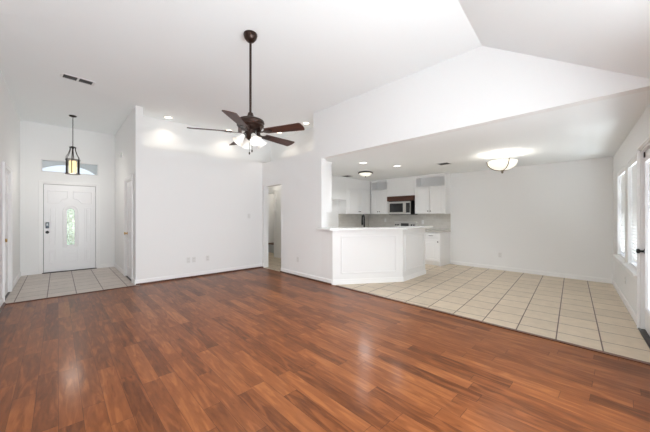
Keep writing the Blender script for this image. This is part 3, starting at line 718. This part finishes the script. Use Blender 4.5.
def upper(name, label, loc, rz, w, d, z0, z1, ndoor, niche=None, fill=None, doors_top=None, group=None, lfill=0):
    t = thing(name, label, 'cabinet', (loc[0], loc[1], z0), rz, group); h = z1-z0; th = .018
    b = MB(); ds = .02
    b.box((0, ds, 0), (th, d, h)).box((w-th, ds, 0), (w, d, h)).box((th, ds, 0), (w-th, d, th)).box((th, d-.008, th), (w-th, d, h)).box((th, ds, h-th), (w-th, d-.008, h))
    top = h
    if niche:
        na, nb = niche[0]-z0, niche[1]-z0
        b.box((th, ds, na-th), (w-th, d-.008, na)); f = .045
        b.box((0, 0, na-.03), (w, ds, na)).box((0, 0, nb), (w, ds, h)).box((0, 0, na), (f, ds, nb)).box((w-f, 0, na), (w, ds, nb)); top = na-.03
    elif doors_top:
        top = doors_top-z0; b.box((0, 0, top), (w, ds, h))
    if lfill: b.box((0, 0, 0), (lfill, ds, top))
    if not ndoor: b.box((0, 0, 0), (w, ds, h))
    b.box((.0, -.012, h-.045), (w, 0, h), .004)
    b.build('body', 'cab', t)
    for k in range(ndoor):
        ww = (w-lfill)/ndoor; xa = lfill+k*ww; kx_ = xa+ww-.035 if k % 2 == 0 else xa+.035
        cab_door(t, xa, xa+ww, .0, top, ds, (kx_, .07))
    return t
UP = 1.365
XF = XB-.33
upper('upper_cabinet', 'white two-door wall cabinet with open niche, right of the microwave', (XF, 4.13, 0), -pi/2, .88, .33, UP, HK, 2, (2.13, 2.37))
upper('upper_cabinet', 'white two-door wall cabinet with open niche, left of the microwave', (XF, 5.698, 0), -pi/2, .655, .33, UP, HK, 2, (2.13, 2.38), lfill=0)
upper('upper_cabinet', 'white two-door wall cabinet left of the kitchen corner, panel above', (6.25, YK-.33, 0), 0, 1.157, .33, UP, HK, 2, None, doors_top=2.13, lfill=.05)
upper('fridge_top_cabinet', 'plain white cabinet box over the empty refrigerator space', (5.15, YK-.33, 0), 0, 1.095, .33, 1.78, HK, 0)
MB().box((6.247, YK-.33, .0), (6.249, YK, 1.78)).bm.free()
fp = MB().box((6.19, YK-.62, 0), (6.208, YK, .87)).build('fridge_side_panel', 'cab'); tag(fp, 'low white side panel at the left end of the kitchen base cabinets', 'panel')
# column side cabinet behind the wall end
cc = thing('upper_cabinet', 'tall white cabinet end hanging behind the wall column at the bar', 'cabinet', (XW+.132, 4.27, UP))
MB().box((0, 0, 0), (.31, .75, HK-UP), .001).box((-.0, -.010, HK-UP-.05), (.325, .75, HK-UP), .003).build('body', 'cab', cc)
MB().box((.31, .01, .01), (.329, .37, HK-UP-.06), .002).build('door', 'cab', cc); MB().box((.31, .38, .01), (.329, .74, HK-UP-.06), .002).build('door', 'cab', cc)
# hood cover
hd = thing('range_hood', 'white shiplap hood box with a dark wooden beam above the microwave', 'range hood', (XF, 5.038, 1.75), -pi/2)
b = MB(); b.box((.002, .006, .14), (.903, .33, HK-1.75))
for k in range(5): b.box((0, -.002, .14+k*.11+.004), (.905, .008, .14+(k+1)*.11-.004 if k < 4 else HK-1.75), .002)
b.build('shiplap_box', 'cab', hd)
MB().box((.001, -.05, 0), (.904, .20, .142), .006).build('wood_beam', 'beamwood', hd)
# microwave
mw = thing('microwave', 'stainless over-range microwave with black window under the wooden beam', 'microwave', (XF-.06, 4.975, 1.34), -pi/2)
b = MB(); b.box((0, .02, 0), (.76, .38, .405), .003); b.build('body', 'black', mw)
dr = MB().box((0, 0, .012), (.585, .022, .39), .004).build('door', 'steel', mw)
MB().box((.045, -.003, .075), (.50, .002, .335), .002).build('window', 'blackglass', dr)
b = MB(); b.tube([(.555, 0, .05), (.555, -.035, .07), (.555, -.035, .33), (.555, 0, .35)], .009, 10); b.build('handle', 'steel', dr, True)
cp = MB().box((.588, 0, .012), (.74, .022, .39), .003).build('control_panel', 'steel', mw)
MB().box((.60, -.003, .06), (.728, .002, .345), .002).build('display', 'blackglass', cp)
b = MB(); b.box((.02, .03, -.001), (.74, .30, .0)); b.build('filter', 'ventgrey', mw)
# range
rg = thing('range', 'stainless range whose backguard shows above the bar top', 'range', (XB-.66, 4.975, 0), -pi/2)
b = MB(); b.box((0, .03, .02), (.76, .60, .905), .003); b.build('body', 'steel', rg)
b = MB(); b.box((0, .01, .905), (.76, .60, .922), .003); b.build('cooktop', 'blackglass', rg)
b = MB(); b.box((.01, .575, .92), (.75, .655, 1.125), .006); bgd = b.build('backguard', 'steel', rg)
MB().box((.25, .570, .99), (.51, .577, 1.08), .002).build('display', 'ventgrey', bgd)
for x in (.07, .15, .61, .69):
    b = MB(); b.lathe([(0, 0), (.024, 0), (.021, .022), (0, .024)], 16, Matrix.Translation((x, .575, 1.03)) @ Matrix.Rotation(pi/2, 4, 'X')); b.build('knob', 'black', bgd, True)
od = MB().box((.02, 0, .22), (.74, .03, .80), .004).build('oven_door', 'steel', rg)
MB().box((.12, -.003, .32), (.64, .002, .66), .002).build('window', 'blackglass', od)
b = MB(); b.tube([(.08, 0, .74), (.08, -.04, .74), (.68, -.04, .74), (.68, 0, .74)], .010, 8); b.build('handle', 'steel', od, True)
for x in (.19, .57):
    for yv in (.16, .42):
        b = MB(); b.lathe([(.07, 0), (.09, 0), (.09, .012), (.07, .012)], 24, Matrix.Translation((x, yv, .922)), close=True); b.build('burner', 'black', rg)
# base cabinets
def base(label, loc, rz, w, d, cols, drawers=True, side=False):
    t = thing('base_cabinet', label, 'cabinet', (loc[0], loc[1], 0), rz)
    b = MB(); b.box((0, .02, .10), (w, d, .875)); b.box((0 if not side else .0, .075, 0), (w, d, .10))
    if side: b.box((w, .0, 0), (w+.018, d, .875))
    b.build('body', 'cab', t)
    ww = w/cols
    for k in range(cols):
        xa = k*ww; kx_ = xa+.035 if k % 2 == 0 else xa+ww-.035
        cab_door(t, xa, xa+ww, .70, .865, .02, pull=True)
        cab_door(t, xa, xa+ww, .11, .69, .02, (kx_, .63))
    return t
base('white base cabinet with drawer and door, its side facing the dining area', (XB-.60, 4.205, 0), -pi/2, .92, .60, 2, side=True)
base('white base cabinet between the range and the kitchen corner', (XB-.60, 5.41, 0), -pi/2, .425, .60, 1)
base('white base cabinet along the kitchen side wall by the refrigerator space', (6.21, YK-.60, 0), 0, .92, .60, 2)
wt = MB(); wt.box((XB-.635, 3.245, .876), (XB, 4.205, .912), .004); o = wt.build('worktop', 'granite'); tag(o, 'pale stone worktop right of the range', 'worktop')
wt = MB(); wt.prism([(XB-.635, 4.985), (XB, 4.985), (XB, YK), (6.19, YK), (6.19, YK-.635), (XB-.635, YK-.635)], .876, .912); o = wt.build('worktop', 'granite'); tag(o, 'pale stone worktop in the kitchen corner left of the range', 'worktop')
b = MB(); b.box((XB-.010, 3.25, .912), (XB, YK, UP)); b.box((6.25, YK-.010, .912), (XB-.01, YK, UP)); b.build('trim_backsplash', 'splash', kind='structure')
plate('wall_outlet', (XB-.010, 5.35, 1.16), -pi/2, 'white outlet on the backsplash left of the range')
plate('wall_outlet', (XB-.010, 4.05, 1.12), -pi/2, 'white outlet on the backsplash right of the range')

# ------------------------------------------------------------------ breakfast bar
P = [(3.77, 4.10), (3.77, 3.79), (4.965, 3.02), (6.00, 3.08)]
def offs(pts, d):
    out = []
    for i, p in enumerate(pts):
        ns = []
        for a_, b_ in ((i-1, i), (i, i+1)):
            if a_ < 0 or b_ >= len(pts): continue
            dx, dy = pts[b_][0]-pts[a_][0], pts[b_][1]-pts[a_][1]; L = hypot(dx, dy); ns.append((dy/L, -dx/L))
        if len(ns) == 1: out.append((p[0]+ns[0][0]*d, p[1]+ns[0][1]*d))
        else:
            mx, my = ns[0][0]+ns[1][0], ns[0][1]+ns[1][1]; L = hypot(mx, my); mx /= L; my /= L; k = d/(mx*ns[0][0]+my*ns[0][1]); out.append((p[0]+mx*k, p[1]+my*k))
    return out
# the right-hand side of P (travelled in order) is inside/outside? outward (towards the living room) is the side with smaller x / y
o_test = offs(P, .1)
sgn = 1 if o_test[0][0] < P[0][0] else -1
OUT = lambda d: offs(P, sgn*d)
bar = thing('breakfast_bar', 'white panelled breakfast bar with white stone top, angled at both faces', 'breakfast bar', (P[1][0], P[1][1], 0))
def bl(pts): return [(x-P[1][0], y_-P[1][1]) for x, y_ in pts]
inn = OUT(-.13)
MB().prism(bl(P + inn[::-1]), 0, 1.035).build('body', 'cab', bar)
oc = OUT(.13); ic = OUT(-.32)
u_ = (P[3][0]-P[2][0], P[3][1]-P[2][1]); L_ = hypot(*u_); u_ = (u_[0]/L_*.10, u_[1]/L_*.10)
top = [(oc[0][0], 4.13), oc[1], oc[2], (oc[3][0]+u_[0], oc[3][1]+u_[1]), (ic[3][0]+u_[0], ic[3][1]+u_[1]), ic[2], (XW+.32, ic[1][1]), (XW+.32, 4.10), (XW-.003, 4.10), (XW-.003, 4.13)]
b = MB(); b.prism(bl(top), 1.035, 1.070)
es = [e_ for e_ in b.bm.edges if abs(e_.verts[0].co.z-e_.verts[1].co.z) < 1e-5]
bmesh.ops.bevel(b.bm, geom=es, offset=.005, segments=2, affect='EDGES'); b.build('bar_top', 'quartz', bar)
def seg_frame(i):                      # frame of face i: origin at P[i], x along, -y outward
    dx, dy = P[i+1][0]-P[i][0], P[i+1][1]-P[i][1]
    return Matrix.Translation((P[i][0]-P[1][0], P[i][1]-P[1][1], 0)) @ Matrix.Rotation(atan2(dy, dx), 4, 'Z'), hypot(dx, dy)
b = MB(); bb = MB()
for i, (xa, xb_) in ((1, (.16, -.13)), (2, (.10, -.10))):
    mt, L = seg_frame(i); x0_, x1_ = xa, L+xb_; z0_, z1_ = .20, .92; r = .026
    for a_ in (((x0_, -.016, z0_), (x0_+r, 0, z1_)), ((x1_-r, -.016, z0_), (x1_, 0, z1_)), ((x0_+r, -.016, z0_), (x1_-r, 0, z0_+r)), ((x0_+r, -.016, z1_-r), (x1_-r, 0, z1_))): b.box(*a_, .005, mt)
    bb.box((0, -.014, 0), (L+(.012 if i == 2 else 0), 0, .095), .003, mt)
b.build('panel_mould', 'cab', bar); bb.build('baseboard', 'trim', bar)
# sink cabinet behind the bar, lower counter, sink and faucet
sk = thing('sink_cabinet', 'white sink base behind the breakfast bar, hidden below the bar top', 'cabinet', (P[1][0], P[1][1], 0))
inn0 = OUT(-.135); deep = OUT(-.70)
MB().prism(bl([inn0[1], inn0[2], (inn0[3][0]-.05, inn0[3][1]), (deep[3][0]-.05, deep[3][1]), deep[2], (XW+.60, deep[1][1]), ]), 0, .87).build('body', 'cab', sk)
MB().prism(bl([inn0[1], inn0[2], inn0[3], (deep[3][0], deep[3][1]+.02), (deep[2][0], deep[2][1]+.02), (XW+.60, deep[1][1]+.02)]), .871, .911).build('worktop', 'granite', sk)
fc = thing('kitchen_faucet', 'tall black gooseneck faucet rising behind the breakfast bar', 'faucet', (4.64, 3.73, .911), atan2(-.54, .842)+pi)
b = MB(); b.lathe([(0, 0), (.030, 0), (.028, .012), (.020, .02), (.019, .12), (.016, .14), (0, .14)], 20); b.build('base', 'black', fc, True)
pts = [(0, 0, .10), (0, 0, .30)] + [(0, -.065+.065*cos(q), .335+.075*sin(q)) for q in [pi*i/12 for i in range(0, 13)]] + [(0, -.13, .29)]
MB().tube(pts, .017, 12).build('spout', 'black', fc, True)
b = MB(); b.cyl((0, -.13, .31), (0, -.13, .20), .017, .021, 14); b.build('spray_head', 'black', fc, True)
MB().tube([(.018, 0, .08), (.05, 0, .09), (.09, 0, .13)], .007, 8).build('handle', 'black', fc, True)

# ------------------------------------------------------------------ beyond the hall doorway
bx = thing('storage_box', 'low grey box with brown top edge glimpsed through the hall doorway', 'box', (5.75, 8.44, 0))
MB().box((-.25, -.3, 0), (.25, .45, .29), .006).build('body', 'hallbox', bx); MB().box((-.26, -.31, .29), (.26, .455, .325), .004).build('top', 'browntop', bx)
sc_ = thing('wall_sconce', 'tiny warm lit lamp high in the room beyond the hall', 'wall lamp', (5.95, 8.9, 1.98))
b = MB(); b.cyl((0, 0, 0), (0, -.05, 0), .03, seg=16); b.build('bracket', 'nickel', sc_)
b = MB(); b.lathe([(0, -.06), (.05, -.05), (.07, .0), (.075, .04), (0, .04)], 20, Matrix.Translation((0, -.11, 0))); b.build('lamp_shade', 'cream', sc_, True)
point('sconce_bulb', (5.7, 8.2, 2.1), 6, .08); point('hall_fill', (4.45, 7.4, 2.3), 5, .08)  # second point lamp has no fixture, added to lighten the hall
